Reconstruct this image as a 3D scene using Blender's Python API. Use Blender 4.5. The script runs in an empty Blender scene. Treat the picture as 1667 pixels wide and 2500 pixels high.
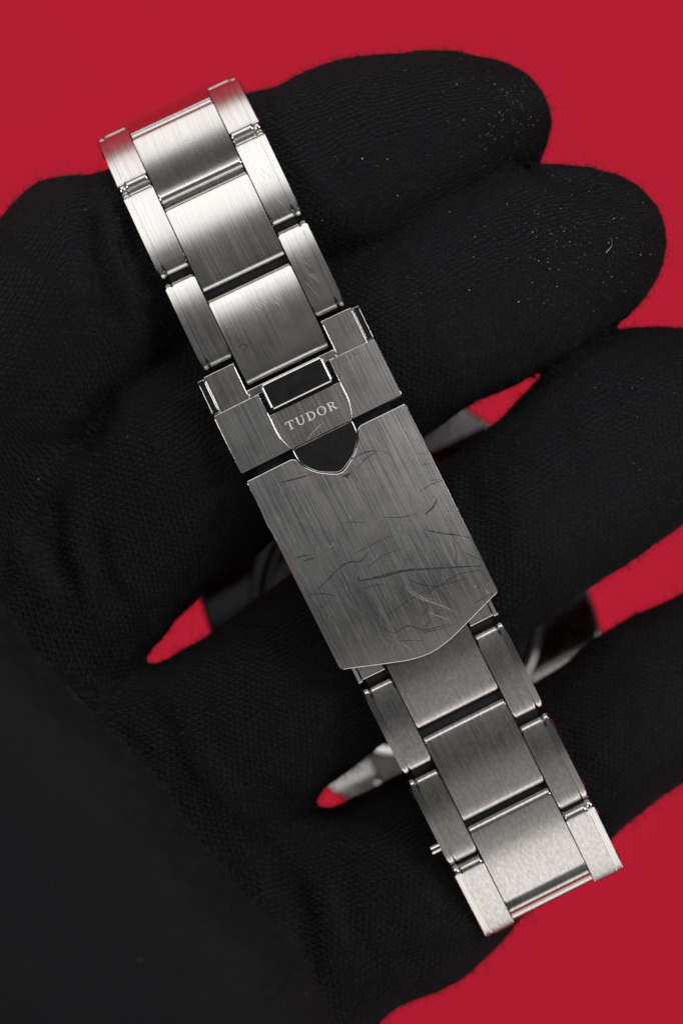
import bpy, bmesh, math, random
import numpy as np
from mathutils import Vector, Matrix

# ------------------------------------------------------------------ camera, world, lamps, exposure
MM = 0.001
R = math.radians
sc = bpy.context.scene
COL = sc.collection
DIST = 320.0                      # camera height above the clasp, mm
cam_d = bpy.data.cameras.new('camera')
cam = bpy.data.objects.new('camera', cam_d)
COL.objects.link(cam)
cam.location = (0, 0, DIST * MM)
cam_d.sensor_fit = 'VERTICAL'
cam_d.sensor_height = 36.0
cam_d.lens = 18.0 * DIST / (2500 / 48.0)
cam_d.clip_start = 0.02
cam_d.clip_end = 20
cam_d.dof.use_dof = True
cam_d.dof.focus_distance = (DIST - 0.5) * MM
cam_d.dof.aperture_fstop = 17
sc.camera = cam

w = bpy.data.worlds.new('World')
sc.world = w
w.use_nodes = True
w.node_tree.nodes['Background'].inputs[0].default_value = (0.90, 0.95, 1.0, 1)
w.node_tree.nodes['Background'].inputs[1].default_value = 0.025


def softbox(name, loc, target, sx, sy, watts, col=(1, 1, 1), spread=180):
    l = bpy.data.lights.new(name, 'AREA')
    l.shape = 'RECTANGLE'
    l.size, l.size_y = sx, sy
    l.energy = watts
    l.color = col
    l.spread = R(spread)
    o = bpy.data.objects.new(name, l)
    COL.objects.link(o)
    o.location = loc
    d = Vector(target) - Vector(loc)
    o.rotation_euler = d.to_track_quat('-Z', 'Y').to_euler()
    return o


# two softboxes either side of the bracelet, two beyond the top of the picture, a broad low one beyond the bottom
softbox('softbox_left', (-0.48, -0.16, 0.46), (0, 0, -0.04), 0.24, 0.24, 1.2, (1.0, 0.99, 0.98))
softbox('softbox_right', (0.37, 0.25, 0.53), (0, 0, -0.04), 0.26, 0.26, 1.75, (1.0, 0.99, 0.98))
softbox('softbox_overhead', (-0.16, 0.38, 0.46), (0, 0, -0.02), 0.72, 0.36, 1.35, (1.0, 0.99, 0.98))
softbox('softbox_far_side', (-0.26, 0.56, -0.02), (0, 0, -0.02), 0.70, 0.24, 0.8, (1.0, 0.985, 0.97))
softbox('added_fill_front', (0.14, -0.31, 0.56), (0, 0, -0.02), 0.60, 0.22, 0.11, (1.0, 0.975, 0.93))  # weak fill added to brighten the clasp tail and lower links
softbox('softbox_near_side', (0.26, -0.53, 0.26), (0, 0, -0.02), 0.90, 0.52, 2.0, (1.0, 0.955, 0.92))

sc.view_settings.view_transform = 'Standard'
sc.view_settings.look = 'None'
sc.view_settings.exposure = 0
sc.view_settings.gamma = 1
sc.view_settings.use_curve_mapping = False
sc.render.engine = 'CYCLES'
sc.cycles.use_denoising = True
sc.cycles.max_bounces = 8
sc.cycles.glossy_bounces = 5
sc.cycles.caustics_reflective = False
sc.cycles.caustics_refractive = False

rng = np.random.default_rng(7)
random.seed(7)

# ------------------------------------------------------------------ small helpers


def link(o, parent=None):
    COL.objects.link(o)
    if parent is not None:
        o.parent = parent
    return o


def empty(name, loc=(0, 0, 0), parent=None):
    o = bpy.data.objects.new(name, None)
    o.empty_display_size = 0.01
    o.location = loc
    return link(o, parent)


def tag(o, label=None, cat=None, group=None, kind=None):
    if label:
        o['label'] = label
    if cat:
        o['category'] = cat
    if group:
        o['group'] = group
    if kind:
        o['kind'] = kind
    return o


def px(x, y, z=0.0):
    """full-resolution photo pixel at a real height z (mm) -> world mm"""
    f = (DIST - z) / DIST / 24.0
    return np.array([(x - 833.5) * f, (1250 - y) * f, z])


def dp(x, y, z=0.0):
    return px(x / 0.9406, y / 0.9406, z)


# ------------------------------------------------------------------ materials
def mat(name):
    m = bpy.data.materials.new(name)
    m.use_nodes = True
    nt = m.node_tree
    b = nt.nodes['Principled BSDF']
    return m, nt, b


def node(nt, t, **kw):
    n = nt.nodes.new(t)
    for k, v in kw.items():
        if k == 'inp':
            for kk, vv in v.items():
                n.inputs[kk].default_value = vv
        else:
            setattr(n, k, v)
    return n


def math_n(nt, op, a, b=None, c=None):
    n = nt.nodes.new('ShaderNodeMath')
    n.operation = op
    for i, v in enumerate((a, b, c)):
        if v is None:
            continue
        if isinstance(v, (int, float)):
            n.inputs[i].default_value = v
        else:
            nt.links.new(v, n.inputs[i])
    return n.outputs[0]


def ramp(nt, fac, stops):
    n = nt.nodes.new('ShaderNodeValToRGB')
    el = n.color_ramp.elements
    while len(el) < len(stops):
        el.new(0.5)
    for e, (p, c) in zip(el, stops):
        e.position = p
        e.color = (c, c, c, 1) if isinstance(c, (int, float)) else (*c, 1)
    nt.links.new(fac, n.inputs[0])
    return n.outputs[0]


def steel_brushed(name, rough=0.235, smudge=0.0, tint=(0.72, 0.70, 0.68), streak=0.40, bump=0.10):
    m, nt, b = mat(name)
    b.inputs['Metallic'].default_value = 1
    uv = node(nt, 'ShaderNodeUVMap', uv_map='brush')
    ob = node(nt, 'ShaderNodeObjectInfo')
    off = node(nt, 'ShaderNodeCombineXYZ')
    nt.links.new(math_n(nt, 'MULTIPLY', ob.outputs['Random'], 60), off.inputs[0])
    nt.links.new(math_n(nt, 'MULTIPLY', ob.outputs['Random'], 23), off.inputs[1])
    add = node(nt, 'ShaderNodeVectorMath', operation='ADD')
    nt.links.new(uv.outputs[0], add.inputs[0])
    nt.links.new(off.outputs[0], add.inputs[1])

    def streaks(sx, sy, detail=3.0):
        mp = node(nt, 'ShaderNodeMapping')
        mp.inputs['Scale'].default_value = (sx, sy, 1)
        nt.links.new(add.outputs[0], mp.inputs[0])
        n = node(nt, 'ShaderNodeTexNoise', inp={'Scale': 1.0, 'Detail': detail, 'Roughness': 0.65})
        nt.links.new(mp.outputs[0], n.inputs['Vector'])
        return n.outputs[0]
    fine = streaks(0.07, 8.0, 3.0)
    coarse = streaks(0.04, 2.2, 2.0)
    cloud = streaks(0.35, 0.35, 4.0)
    speck = streaks(1.6, 3.4, 5.0)
    f1 = ramp(nt, fine, [(0.38, 1 - streak), (0.62, 1.0)])
    f2 = ramp(nt, coarse, [(0.3, 1 - 0.15 * streak), (0.7, 1.0)])
    f3 = ramp(nt, cloud, [(0.36, 0.95), (0.64, 1.0)])
    f4 = ramp(nt, speck, [(0.42, 1 - 0.6 * smudge), (0.62, 1.0)])
    k = math_n(nt, 'MULTIPLY', math_n(nt, 'MULTIPLY', f1, f2), math_n(nt, 'MULTIPLY', f3, f4))
    mix = node(nt, 'ShaderNodeMix', data_type='RGBA', blend_type='MIX')
    mix.inputs[6].default_value = (tint[0] * 0.45, tint[1] * 0.45, tint[2] * 0.46, 1)
    mix.inputs[7].default_value = (*tint, 1)
    nt.links.new(k, mix.inputs[0])
    nt.links.new(mix.outputs[2], b.inputs['Base Color'])
    r1 = math_n(nt, 'MULTIPLY_ADD', fine, 0.10, rough - 0.05)
    r2 = math_n(nt, 'MULTIPLY_ADD', cloud, 0.06, -0.03)
    nt.links.new(math_n(nt, 'ADD', r1, r2), b.inputs['Roughness'])
    b.inputs['Anisotropic'].default_value = 0.50
    b.inputs['Anisotropic Rotation'].default_value = 0.25
    tn = node(nt, 'ShaderNodeTangent', direction_type='UV_MAP', uv_map='brush')
    nt.links.new(tn.outputs[0], b.inputs['Tangent'])
    bp = node(nt, 'ShaderNodeBump', inp={'Strength': bump, 'Distance': 0.00004})
    nt.links.new(math_n(nt, 'ADD', fine, math_n(nt, 'MULTIPLY', speck, smudge)), bp.inputs['Height'])
    nt.links.new(bp.outputs[0], b.inputs['Normal'])
    return m


def steel_polished(name, rough=0.09, tint=(0.70, 0.68, 0.66)):
    m, nt, b = mat(name)
    b.inputs['Metallic'].default_value = 1
    tc = node(nt, 'ShaderNodeTexCoord')
    n = node(nt, 'ShaderNodeTexNoise', inp={'Scale': 900.0, 'Detail': 4.0, 'Roughness': 0.6})
    nt.links.new(tc.outputs['Object'], n.inputs['Vector'])
    nt.links.new(math_n(nt, 'MULTIPLY_ADD', n.outputs[0], 0.14, rough - 0.05), b.inputs['Roughness'])
    c = ramp(nt, n.outputs[0], [(0.3, tuple(0.8 * t for t in tint)), (0.6, tint)])
    nt.links.new(c, b.inputs['Base Color'])
    return m


BRUSH = steel_brushed('brushed_steel')
BRUSH_WORN = steel_brushed('brushed_steel_handled', rough=0.28, smudge=0.85, tint=(0.72, 0.70, 0.68), streak=0.35)
BRUSH_CLASP = steel_brushed('brushed_steel_clasp', rough=0.28, smudge=0.05, tint=(0.74, 0.725, 0.71), streak=0.7, bump=0.16)
BRUSH_CATCH = steel_brushed('brushed_steel_catch', rough=0.26, smudge=0.0, tint=(0.70, 0.685, 0.67), streak=0.6)
POLISH = steel_polished('polished_steel')
MIRROR = steel_polished('mirror_steel', rough=0.06, tint=(0.62, 0.61, 0.60))


def plain(name, col, rough=0.5, metal=0.0):
    m, nt, b = mat(name)
    b.inputs['Base Color'].default_value = (*col, 1)
    b.inputs['Roughness'].default_value = rough
    b.inputs['Metallic'].default_value = metal
    n = node(nt, 'ShaderNodeTexNoise', inp={'Scale': 700.0, 'Detail': 3.0})
    tc = node(nt, 'ShaderNodeTexCoord')
    nt.links.new(tc.outputs['Object'], n.inputs['Vector'])
    nt.links.new(math_n(nt, 'MULTIPLY_ADD', n.outputs[0], 0.1, rough - 0.05), b.inputs['Roughness'])
    return m


SATIN = steel_polished('satin_steel', rough=0.42, tint=(0.66, 0.655, 0.65))
GROOVE = plain('gap_shade_black', (0.004, 0.004, 0.004), 0.8, 0.0)  # flat black colour stands in for the shade in the bracelet's gaps
SCR_DARK = plain('scratch_dark', (0.025, 0.025, 0.027), 0.7, 0.0)
SCR_LIGHT = plain('scratch_bright', (0.62, 0.61, 0.60), 0.48, 1.0)
ENGRAVE = plain('engraving_frosted', (0.80, 0.79, 0.78), 0.62, 1.0)
DIAL = plain('dial_black', (0.01, 0.01, 0.012), 0.3)
BEZEL = plain('bezel_insert', (0.015, 0.015, 0.017), 0.25)
GLASS, _nt, _b = mat('crystal_glass')
_b.inputs['Base Color'].default_value = (1, 1, 1, 1)
_b.inputs['Roughness'].default_value = 0.01
_b.inputs['Transmission Weight'].default_value = 1
_b.inputs['IOR'].default_value = 1.6

# red card
RED, nt, b = mat('red_card')
tc = node(nt, 'ShaderNodeTexCoord')
n1 = node(nt, 'ShaderNodeTexNoise', inp={'Scale': 1400.0, 'Detail': 3.0})
nt.links.new(tc.outputs['Object'], n1.inputs['Vector'])
c = ramp(nt, n1.outputs[0], [(0.3, (0.595, 0.0090, 0.0350)), (0.7, (0.630, 0.0102, 0.0380))])
nt.links.new(c, b.inputs['Base Color'])
b.inputs['Roughness'].default_value = 0.75
b.inputs['Specular IOR Level'].default_value = 0.15
bp = node(nt, 'ShaderNodeBump', inp={'Strength': 0.05, 'Distance': 0.0001})
nt.links.new(n1.outputs[0], bp.inputs['Height'])
nt.links.new(bp.outputs[0], b.inputs['Normal'])

# black knitted cotton
KNIT, nt, b = mat('black_knit_cotton')
at = node(nt, 'ShaderNodeAttribute', attribute_name='knit')
tc = node(nt, 'ShaderNodeTexCoord')
nz = node(nt, 'ShaderNodeTexNoise', inp={'Scale': 420.0, 'Detail': 3.0})
nt.links.new(tc.outputs['Object'], nz.inputs['Vector'])
nzf = node(nt, 'ShaderNodeTexNoise', inp={'Scale': 5200.0, 'Detail': 4.0, 'Roughness': 0.7})
nt.links.new(tc.outputs['Object'], nzf.inputs['Vector'])
sep = node(nt, 'ShaderNodeSeparateXYZ')
nt.links.new(at.outputs['Vector'], sep.inputs[0])
PW, PS = 0.52, 0.70            # wale pitch and stitch pitch, mm
wob = math_n(nt, 'MULTIPLY_ADD', nz.outputs[0], 2.4, -1.2)
cc = math_n(nt, 'ADD', math_n(nt, 'DIVIDE', sep.outputs[1], PW), wob)
col_i = math_n(nt, 'FLOOR', cc)
fr = math_n(nt, 'SUBTRACT', cc, col_i)                     # 0..1 across one wale
par = math_n(nt, 'MULTIPLY', math_n(nt, 'MODULO', col_i, 2.0), 0.5)
vv = math_n(nt, 'ABSOLUTE', math_n(nt, 'SUBTRACT', fr, 0.5))   # 0 middle, .5 sides
aa = math_n(nt, 'ADD', math_n(nt, 'DIVIDE', sep.outputs[0], PS), par)
aa2 = math_n(nt, 'ADD', aa, math_n(nt, 'MULTIPLY', vv, 1.1))   # slanted legs of each stitch
st = math_n(nt, 'ABSOLUTE', math_n(nt, 'SINE', math_n(nt, 'MULTIPLY', aa2, math.pi)))
ridge = math_n(nt, 'SUBTRACT', 1.0, math_n(nt, 'POWER', math_n(nt, 'MULTIPLY', vv, 2.0), 2.2))
h = math_n(nt, 'MULTIPLY', ridge, math_n(nt, 'MULTIPLY_ADD', st, 0.75, 0.25))
h = math_n(nt, 'MULTIPLY_ADD', nzf.outputs[0], 0.30, h)
bp = node(nt, 'ShaderNodeBump', inp={'Strength': 1.0, 'Distance': 0.0010})
nt.links.new(h, bp.inputs['Height'])
nt.links.new(bp.outputs[0], b.inputs['Normal'])
c = ramp(nt, nzf.outputs[0], [(0.3, (0.0058, 0.0065, 0.0078)), (0.75, (0.0290, 0.0306, 0.0350))])
nt.links.new(c, b.inputs['Base Color'])
b.inputs['Roughness'].default_value = 0.95
b.inputs['Specular IOR Level'].default_value = 0.12
b.inputs['Sheen Weight'].default_value = 0.025
b.inputs['Sheen Roughness'].default_value = 0.4
b.inputs['Sheen Tint'].default_value = (0.8, 0.85, 0.9, 1)

FUZZ = plain('black_cotton_fibre', (0.010, 0.0104, 0.0118), 0.8)
LINT = plain('pale_lint', (0.42, 0.42, 0.425), 0.8)

# ------------------------------------------------------------------ the setting
me = bpy.data.meshes.new('red_backdrop')
S = 2.5
ZB = -0.19
me.from_pydata([(-S, -S, ZB), (S, -S, ZB), (S, S, ZB), (-S, S, ZB)], [], [(0, 1, 2, 3)])
me.materials.append(RED)
tag(link(bpy.data.objects.new('red_backdrop', me)), kind='structure')

# ------------------------------------------------------------------ spine of the bracelet
ORG = px(909, 1310, 0)
ts = [-60, -54.6, -52.6, -48, -46, -43.5, -41, -38, -35, -31, -26, -20, -11, 0, 5, 10, 13, 20, 26, 30, 33, 36, 39, 42, 43.8, 45, 46.5, 52, 60]
tt = [-110, -100, -60, -44, -39, -28, -18, -9, -5, -4.2, -4.4, -4.6, -4.2, 0, 3.2, 8.5, 10.0, 6.5, 6.0, 6.8, 10, 17, 26, 34, 40, 78, 96, 100, 104]
hs = [-60, -30, -20, -11, 0, 20, 60]
ht = [24.9, 25.2, 25.6, 26.3, 26.4, 26.5, 26.7]
DS = 0.05


def integrate(s_end):
    n = int(abs(s_end) / DS)
    sg = math.copysign(1, s_end)
    p = ORG.copy()
    out = [p.copy()]
    th = []
    for i in range(n):
        s = sg * (i + 0.5) * DS
        t, a = R(np.interp(s, ts, tt)), R(np.interp(s, hs, ht))
        T = np.array([math.cos(t) * math.sin(a), -math.cos(t) * math.cos(a), -math.sin(t)])
        p = p + sg * DS * T
        out.append(p.copy())
    return np.array(out)


HEAD = dp(912, 1394, -46)               # centre of the watch head, caseback level
HA = R(26.0)
HU = np.array([math.sin(HA), -math.cos(HA), 0])
HV = np.array([math.cos(HA), math.sin(HA), 0])
HZ = np.array([0, 0, 1.0])


def bez(p0, t0, p1, t1, k0, k1, n=900):
    a, b_, c_, d = p0, p0 + t0 * k0, p1 - t1 * k1, p1
    u = np.linspace(0, 1, n)[:, None]
    return (1 - u)**3 * a + 3 * (1 - u)**2 * u * b_ + 3 * (1 - u) * u**2 * c_ + u**3 * d


def resample(P):
    L = np.r_[0, np.cumsum(np.linalg.norm(np.diff(P, axis=0), axis=1))]
    q = np.arange(0, L[-1], DS)
    return np.stack([np.interp(q, L, P[:, k]) for k in range(3)], 1)


def side(s_vis, lug_u, k0, k1):
    V = integrate(s_vis)
    t0 = V[-1] - V[-2]
    t0 /= np.linalg.norm(t0)
    end = HEAD + HU * lug_u + HZ * (-5.0)
    inward = -HU * math.copysign(1, lug_u)
    B = bez(V[-1], t0, end, inward, k0, k1)
    return np.vstack([V, resample(B)[1:]])


PP = side(48.0, 22.0, 12, 10)
PN = side(-53.0, -22.0, 22, 22)
LP, LN = (len(PP) - 1) * DS, (len(PN) - 1) * DS


def P(s):
    A = PP if s >= 0 else PN
    x = min(abs(s) / DS, len(A) - 1.001)
    i = int(x)
    f = x - i
    return A[i] * (1 - f) + A[i + 1] * f


def frame(s, half=0.4):
    T = P(s + half) - P(s - half)
    T /= np.linalg.norm(T)
    a = R(np.interp(s, hs, ht))
    V = np.array([math.cos(a), math.sin(a), 0])
    V = V - T * V.dot(T)
    V /= np.linalg.norm(V)
    return T, V, np.cross(T, V)


def rigid(s0, s1, lift=0.0):
    """matrix of a stiff link spanning arc s0..s1, local x along, y across, z out"""
    a, b_ = P(s0), P(s1)
    c_ = 0.25 * (a + b_) + 0.5 * P(0.5 * (s0 + s1))
    T, V, N = frame(0.5 * (s0 + s1), 0.5 * (s1 - s0))
    M = Matrix.Identity(4)
    for i in range(3):
        M[i][0], M[i][1], M[i][2] = T[i], V[i], N[i]
        M[i][3] = (c_[i] + N[i] * lift) * MM
    return M


def bend(s, v, wz):
    T, V, N = frame(s)
    return P(s) + V * v + N * wz


def bendc(s, v, wz):
    """the clasp is also slightly domed across its width"""
    return bend(s, v, wz - 0.0035 * v * v)


def local(x, y):
    """photo pixel -> (s, v) on the clasp"""
    dx, dy = (x - 909) / 24.0, (y - 1310) / 24.0
    a = R(26.4)
    return math.sin(a) * dx + math.cos(a) * dy, math.cos(a) * dx - math.sin(a) * dy


# ------------------------------------------------------------------ mesh makers (coordinates in mm)
def finish(bm, name, mats, sharp=32, brush=True):
    """mm bmesh -> mesh in metres, with a 'brush' UV (mm) and smooth shading"""
    if brush:
        uvl = bm.loops.layers.uv.new('brush')
        for f in bm.faces:
            for l in f.loops:
                l[uvl].uv = (l.vert.co.x, l.vert.co.y + 0.35 * l.vert.co.z)
    bmesh.ops.scale(bm, vec=(MM, MM, MM), verts=bm.verts)
    bmesh.ops.recalc_face_normals(bm, faces=bm.faces)
    me_ = bpy.data.meshes.new(name)
    bm.to_mesh(me_)
    bm.free()
    for m_ in mats:
        me_.materials.append(m_)
    me_.polygons.foreach_set('use_smooth', [True] * len(me_.polygons))
    me_.set_sharp_from_angle(angle=R(sharp))
    if len(mats) > 1:                       # facets stay flat where brushed metal meets its polished rim
        bm2 = bmesh.new()
        bm2.from_mesh(me_)
        for e in bm2.edges:
            if len(e.link_faces) == 2 and e.link_faces[0].material_index != e.link_faces[1].material_index:
                e.smooth = False
        bm2.to_mesh(me_)
        bm2.free()
    return me_


def round_profile(L, H, crown, r_top, r_bot, n=6, nt_=12):
    """side view of a link: crowned top, rounded ends; list of (x, z), top at z=0"""
    h2 = L / 2
    pts = []
    rad = (h2 * h2 + crown * crown) / (2 * crown)

    def topz(x):
        return -(rad - math.sqrt(rad * rad - x * x))
    # right end going down, then bottom, left end up, then the top
    xe = h2 - r_top
    dl = math.asin(xe / rad)                 # the end rounding starts along the slope of the crowned top
    cxe, cze = xe - r_top * math.sin(dl), topz(xe) - r_top * math.cos(dl)
    sft = h2 - (cxe + r_top)
    cxe += sft
    for i in range(n + 1):
        a = (math.pi / 2 - dl) * (1 - i / n)
        pts.append((cxe + r_top * math.cos(a), cze + r_top * math.sin(a)))
    for i in range(n + 1):
        a = -math.pi / 2 * i / n
        pts.append((h2 - r_bot + r_bot * math.cos(a), -H + r_bot + r_bot * math.sin(a)))
    for i in range(n + 1):
        a = -math.pi / 2 - math.pi / 2 * i / n
        pts.append((-h2 + r_bot + r_bot * math.cos(a), -H + r_bot + r_bot * math.sin(a)))
    for i in range(n + 1):
        a = math.pi - (math.pi / 2 - dl) * i / n
        pts.append((-cxe + r_top * math.cos(a), cze + r_top * math.sin(a)))
    for i in range(1, nt_):
        x = (-1 + 2 * i / nt_) * (xe + sft)
        pts.append((x, topz(x * xe / (xe + sft))))
    return pts


def extrude_y(prof, y0, y1, bev=0.12, seg=2):
    bm = bmesh.new()
    a = [bm.verts.new((x, y0, z)) for x, z in prof]
    b_ = [bm.verts.new((x, y1, z)) for x, z in prof]
    n = len(prof)
    for i in range(n):
        bm.faces.new((a[i], a[(i + 1) % n], b_[(i + 1) % n], b_[i]))
    ca, cb = bm.faces.new(a[::-1]), bm.faces.new(b_)
    if bev:
        ed = list(set(ca.edges) | set(cb.edges))
        bmesh.ops.bevel(bm, geom=ed, offset=bev, segments=seg, profile=0.5, affect='EDGES', material=1)
    for f in bm.faces:
        if abs(f.normal.y) > 0.9:
            f.material_index = 1
    return bm


def center_mesh(name, L, half, mats, H=2.6, crown=0.42):
    bm = extrude_y(round_profile(L, H, crown, 0.72, 0.9), -half, half, 0.10)
    return finish(bm, name, mats)


def poly_plate(pts, w0, w1, bev=0.15, seg=2, cuts=(), top_mat=0, mapf=None, name='plate', mats=(), sharp=32, crown_v=0.0):
    """outline in (s, v), plate from w0 up to w1, rim bevelled, sliced at s=cuts, bent onto the bracelet"""
    bm = bmesh.new()
    a = [bm.verts.new((x, y, w1)) for x, y in pts]
    f = bm.faces.new(a)
    bm.normal_update()
    if f.normal.z < 0:
        f.normal_flip()
    ret = bmesh.ops.extrude_face_region(bm, geom=[f])
    vs = [g for g in ret['geom'] if isinstance(g, bmesh.types.BMVert)]
    for v_ in vs:                                # the extruded copy becomes the top, the old face the bottom
        v_.co.z = w1
    for v_ in a:
        v_.co.z = w0
    bm.normal_update()
    tops = [g for g in bm.faces if all(abs(v_.co.z - w1) < 1e-6 for v_ in g.verts)]
    for g in bm.faces:
        g.material_index = 1
    for g in tops:
        g.material_index = top_mat
    if bev:
        ed = [e for e in bm.edges if all(abs(v_.co.z - w1) < 1e-6 for v_ in e.verts) and len(e.link_faces) == 2]
        bmesh.ops.bevel(bm, geom=ed, offset=bev, segments=seg, profile=0.5, affect='EDGES', material=1)
    for s in cuts:
        g = list(bm.verts) + list(bm.edges) + list(bm.faces)
        bmesh.ops.bisect_plane(bm, geom=g, plane_co=(s, 0, 0), plane_no=(1, 0, 0))
    if mapf is bendc:
        for v0 in np.arange(-8.5, 8.6, 1.0):
            g = list(bm.verts) + list(bm.edges) + list(bm.faces)
            bmesh.ops.bisect_plane(bm, geom=g, plane_co=(0, v0 + 0.013, 0), plane_no=(0, 1, 0))
    uvl = bm.loops.layers.uv.new('brush')
    for g in bm.faces:
        for l in g.loops:
            l[uvl].uv = (l.vert.co.x, l.vert.co.y + 0.35 * l.vert.co.z)
    bm.normal_update()
    if mapf:
        for v_ in bm.verts:
            v_.co = Vector(mapf(v_.co.x, v_.co.y, v_.co.z - crown_v * v_.co.y * v_.co.y))
    bmesh.ops.recalc_face_normals(bm, faces=bm.faces)
    return finish(bm, name, mats, sharp, brush=False)


def mesh_obj(name, me_, parent=None, M=None):
    o = bpy.data.objects.new(name, me_)
    link(o, parent)
    if M is not None:
        o.matrix_basis = M
    return o


# ------------------------------------------------------------------ the watch
watch = empty('wristwatch', tuple(HEAD * MM))
tag(watch, 'steel wristwatch with riveted three-piece link bracelet and scratched folding clasp, worn over gloved fingers', 'watch')
ROOT = Matrix.Translation(Vector(HEAD * MM)).inverted()


def place(name, me_, M, parent=None):
    """part of the watch whose matrix M is given in world space"""
    o = bpy.data.objects.new(name, me_)
    COL.objects.link(o)
    o.parent = watch if parent is None else parent
    base = ROOT if parent is None else (ROOT @ Matrix.Identity(4))
    if parent is None:
        o.matrix_basis = base @ M
    else:
        o.matrix_basis = M
    return o


CH, OI, OB, OO = 4.62, 4.74, 7.28, 8.0      # half widths: centre link, outer link inside, its body, its side plate
LEN = 9.82


def outer_mesh(name, sgn, mats):
    y0, y1 = sorted((sgn * OI, sgn * OB))
    return finish(extrude_y(round_profile(LEN, 2.6, 0.42, 0.72, 0.9), y0, y1, 0.20, 3), name, mats)


def side_plate_mesh(name, sgn):
    y0, y1 = sorted((sgn * (OB + 0.03), sgn * OO))
    bm = extrude_y([(x, z - 0.13) for x, z in round_profile(LEN + 0.16, 2.5, 0.42, 0.75, 0.9)], y0, y1, 0.20, 3)
    return finish(bm, name, [BRUSH, POLISH])


def rivet_mesh(name, r=0.72, h=0.30):
    bm = bmesh.new()
    prof = [(0.0, h), (0.35 * r, h * 0.95), (0.65 * r, h * 0.78), (0.88 * r, h * 0.45), (r, 0.0), (r, -0.3)]
    rings = []
    for rr, yy in prof[1:]:
        rings.append([bm.verts.new((rr * math.cos(2 * math.pi * k / 20), yy, rr * math.sin(2 * math.pi * k / 20))) for k in range(20)])
    top = bm.verts.new((0, h, 0))
    for k in range(20):
        bm.faces.new((top, rings[0][k], rings[0][(k + 1) % 20]))
        for j in range(len(rings) - 1):
            bm.faces.new((rings[j][k], rings[j + 1][k], rings[j + 1][(k + 1) % 20], rings[j][(k + 1) % 20]))
    return finish(bm, name, [POLISH])


M_RIVET = rivet_mesh('rivet')
M_C = {k: center_mesh('center_link', LEN, CH, [m_, POLISH]) for k, m_ in (('a', BRUSH), ('b', BRUSH_WORN))}
M_O = {(k, g): outer_mesh('outer_link', g, [m_, POLISH]) for k, m_ in (('a', BRUSH), ('b', BRUSH_WORN)) for g in (-1, 1)}
M_S = {g: side_plate_mesh('side_plate', g) for g in (-1, 1)}


def hinge_mesh():
    bm = bmesh.new()
    bmesh.ops.create_cone(bm, cap_ends=True, segments=14, radius1=0.75, radius2=0.75, depth=2 * OB - 0.2,
                          matrix=Matrix.Rotation(R(90), 4, 'X'))
    return finish(bm, 'hinge_pin', [GROOVE])


M_H = hinge_mesh()
PITCH = 10.60


def center_link(s0, kind, lift=0.0):
    return place('center_link', M_C[kind], rigid(s0, s0 + LEN, lift))


def outer_pair(s0, kind, lift=0.0, rivets=True):
    for g in (-1, 1):
        o = place('outer_link', M_O[(kind, g)], rigid(s0, s0 + LEN, lift))
        place('side_plate', M_S[g], Matrix.Identity(4), o)
        if rivets:
            for e in (-1, 1):
                rv = place('rivet', M_RIVET, Matrix.Translation((e * 3.35 * MM, g * (OO - 0.02) * MM, -1.35 * MM)) @
                           (Matrix.Identity(4) if g > 0 else Matrix.Rotation(R(180), 4, 'X')), o)


def hinge(s, lift=-1.9):
    place('hinge_pin', M_H, rigid(s - 1, s + 1, lift))


# towards the top of the picture
k = 0
while True:
    s0 = -29.25 - k * PITCH
    if s0 < -(LN - 1.0):
        break
    center_link(s0, 'a')
    hinge(s0 - 0.6)
    so = s0 - 3.28
    if so > -(LN - 0.5):
        outer_pair(so, 'a', rivets=(k >= 2))
        hinge(so - 0.6)
    k += 1
# towards the bottom
k = 0
while True:
    s0 = 10.45 + k * PITCH
    if s0 + LEN > LP + 1.0:
        break
    center_link(s0, 'b', -0.35 if k == 0 else 0.0)
    hinge(s0 + LEN + 0.6)
    so = s0 + 3.45
    if so + LEN < LP + 0.5:
        outer_pair(so, 'b', -0.1 if k == 0 else 0.0, rivets=(k >= 1))
        hinge(so - 0.6)
    k += 1

# the bar that closes the lower end of the visible bracelet
for xx, zz, rr_ in ((2.75, -1.75, 0.85), (4.05, -1.55, 0.80)):
    bm = bmesh.new()
    bmesh.ops.create_cone(bm, cap_ends=True, segments=24, radius1=rr_, radius2=rr_, depth=2 * OI - 0.2, matrix=Matrix.Rotation(R(90), 4, 'X'))
    place('hinge_barrel', finish(bm, 'hinge_barrel', [BRUSH]), rigid(35.1, 35.1 + LEN) @ Matrix.Translation((xx * MM, 0, zz * MM)))

# a loose pin end sticking out at the left of the lower bracelet
bm = bmesh.new()
bmesh.ops.create_cone(bm, cap_ends=True, segments=16, radius1=0.55, radius2=0.55, depth=2.0, matrix=Matrix.Rotation(R(90), 4, 'X'))
ed = [e for e in bm.edges if len(e.link_faces) == 2 and e.calc_face_angle() > 1.0]
bmesh.ops.bevel(bm, geom=ed, offset=0.1, segments=2, profile=0.5, affect='EDGES')
place('pin_end', finish(bm, 'pin_end', [POLISH]),
      rigid(24.5, 33.9) @ Matrix.Translation((3.0 * MM, -(OO + 0.05) * MM, -1.3 * MM)))

# ---- the folding clasp
clasp = empty('folding_clasp', (0, 0, 0), watch)
clasp.matrix_basis = ROOT
tag(clasp, 'long folding clasp with a shield-shaped notch and engraved lettering')


def frange(a, b_, st):
    return list(np.arange(a, b_, st))


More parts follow.
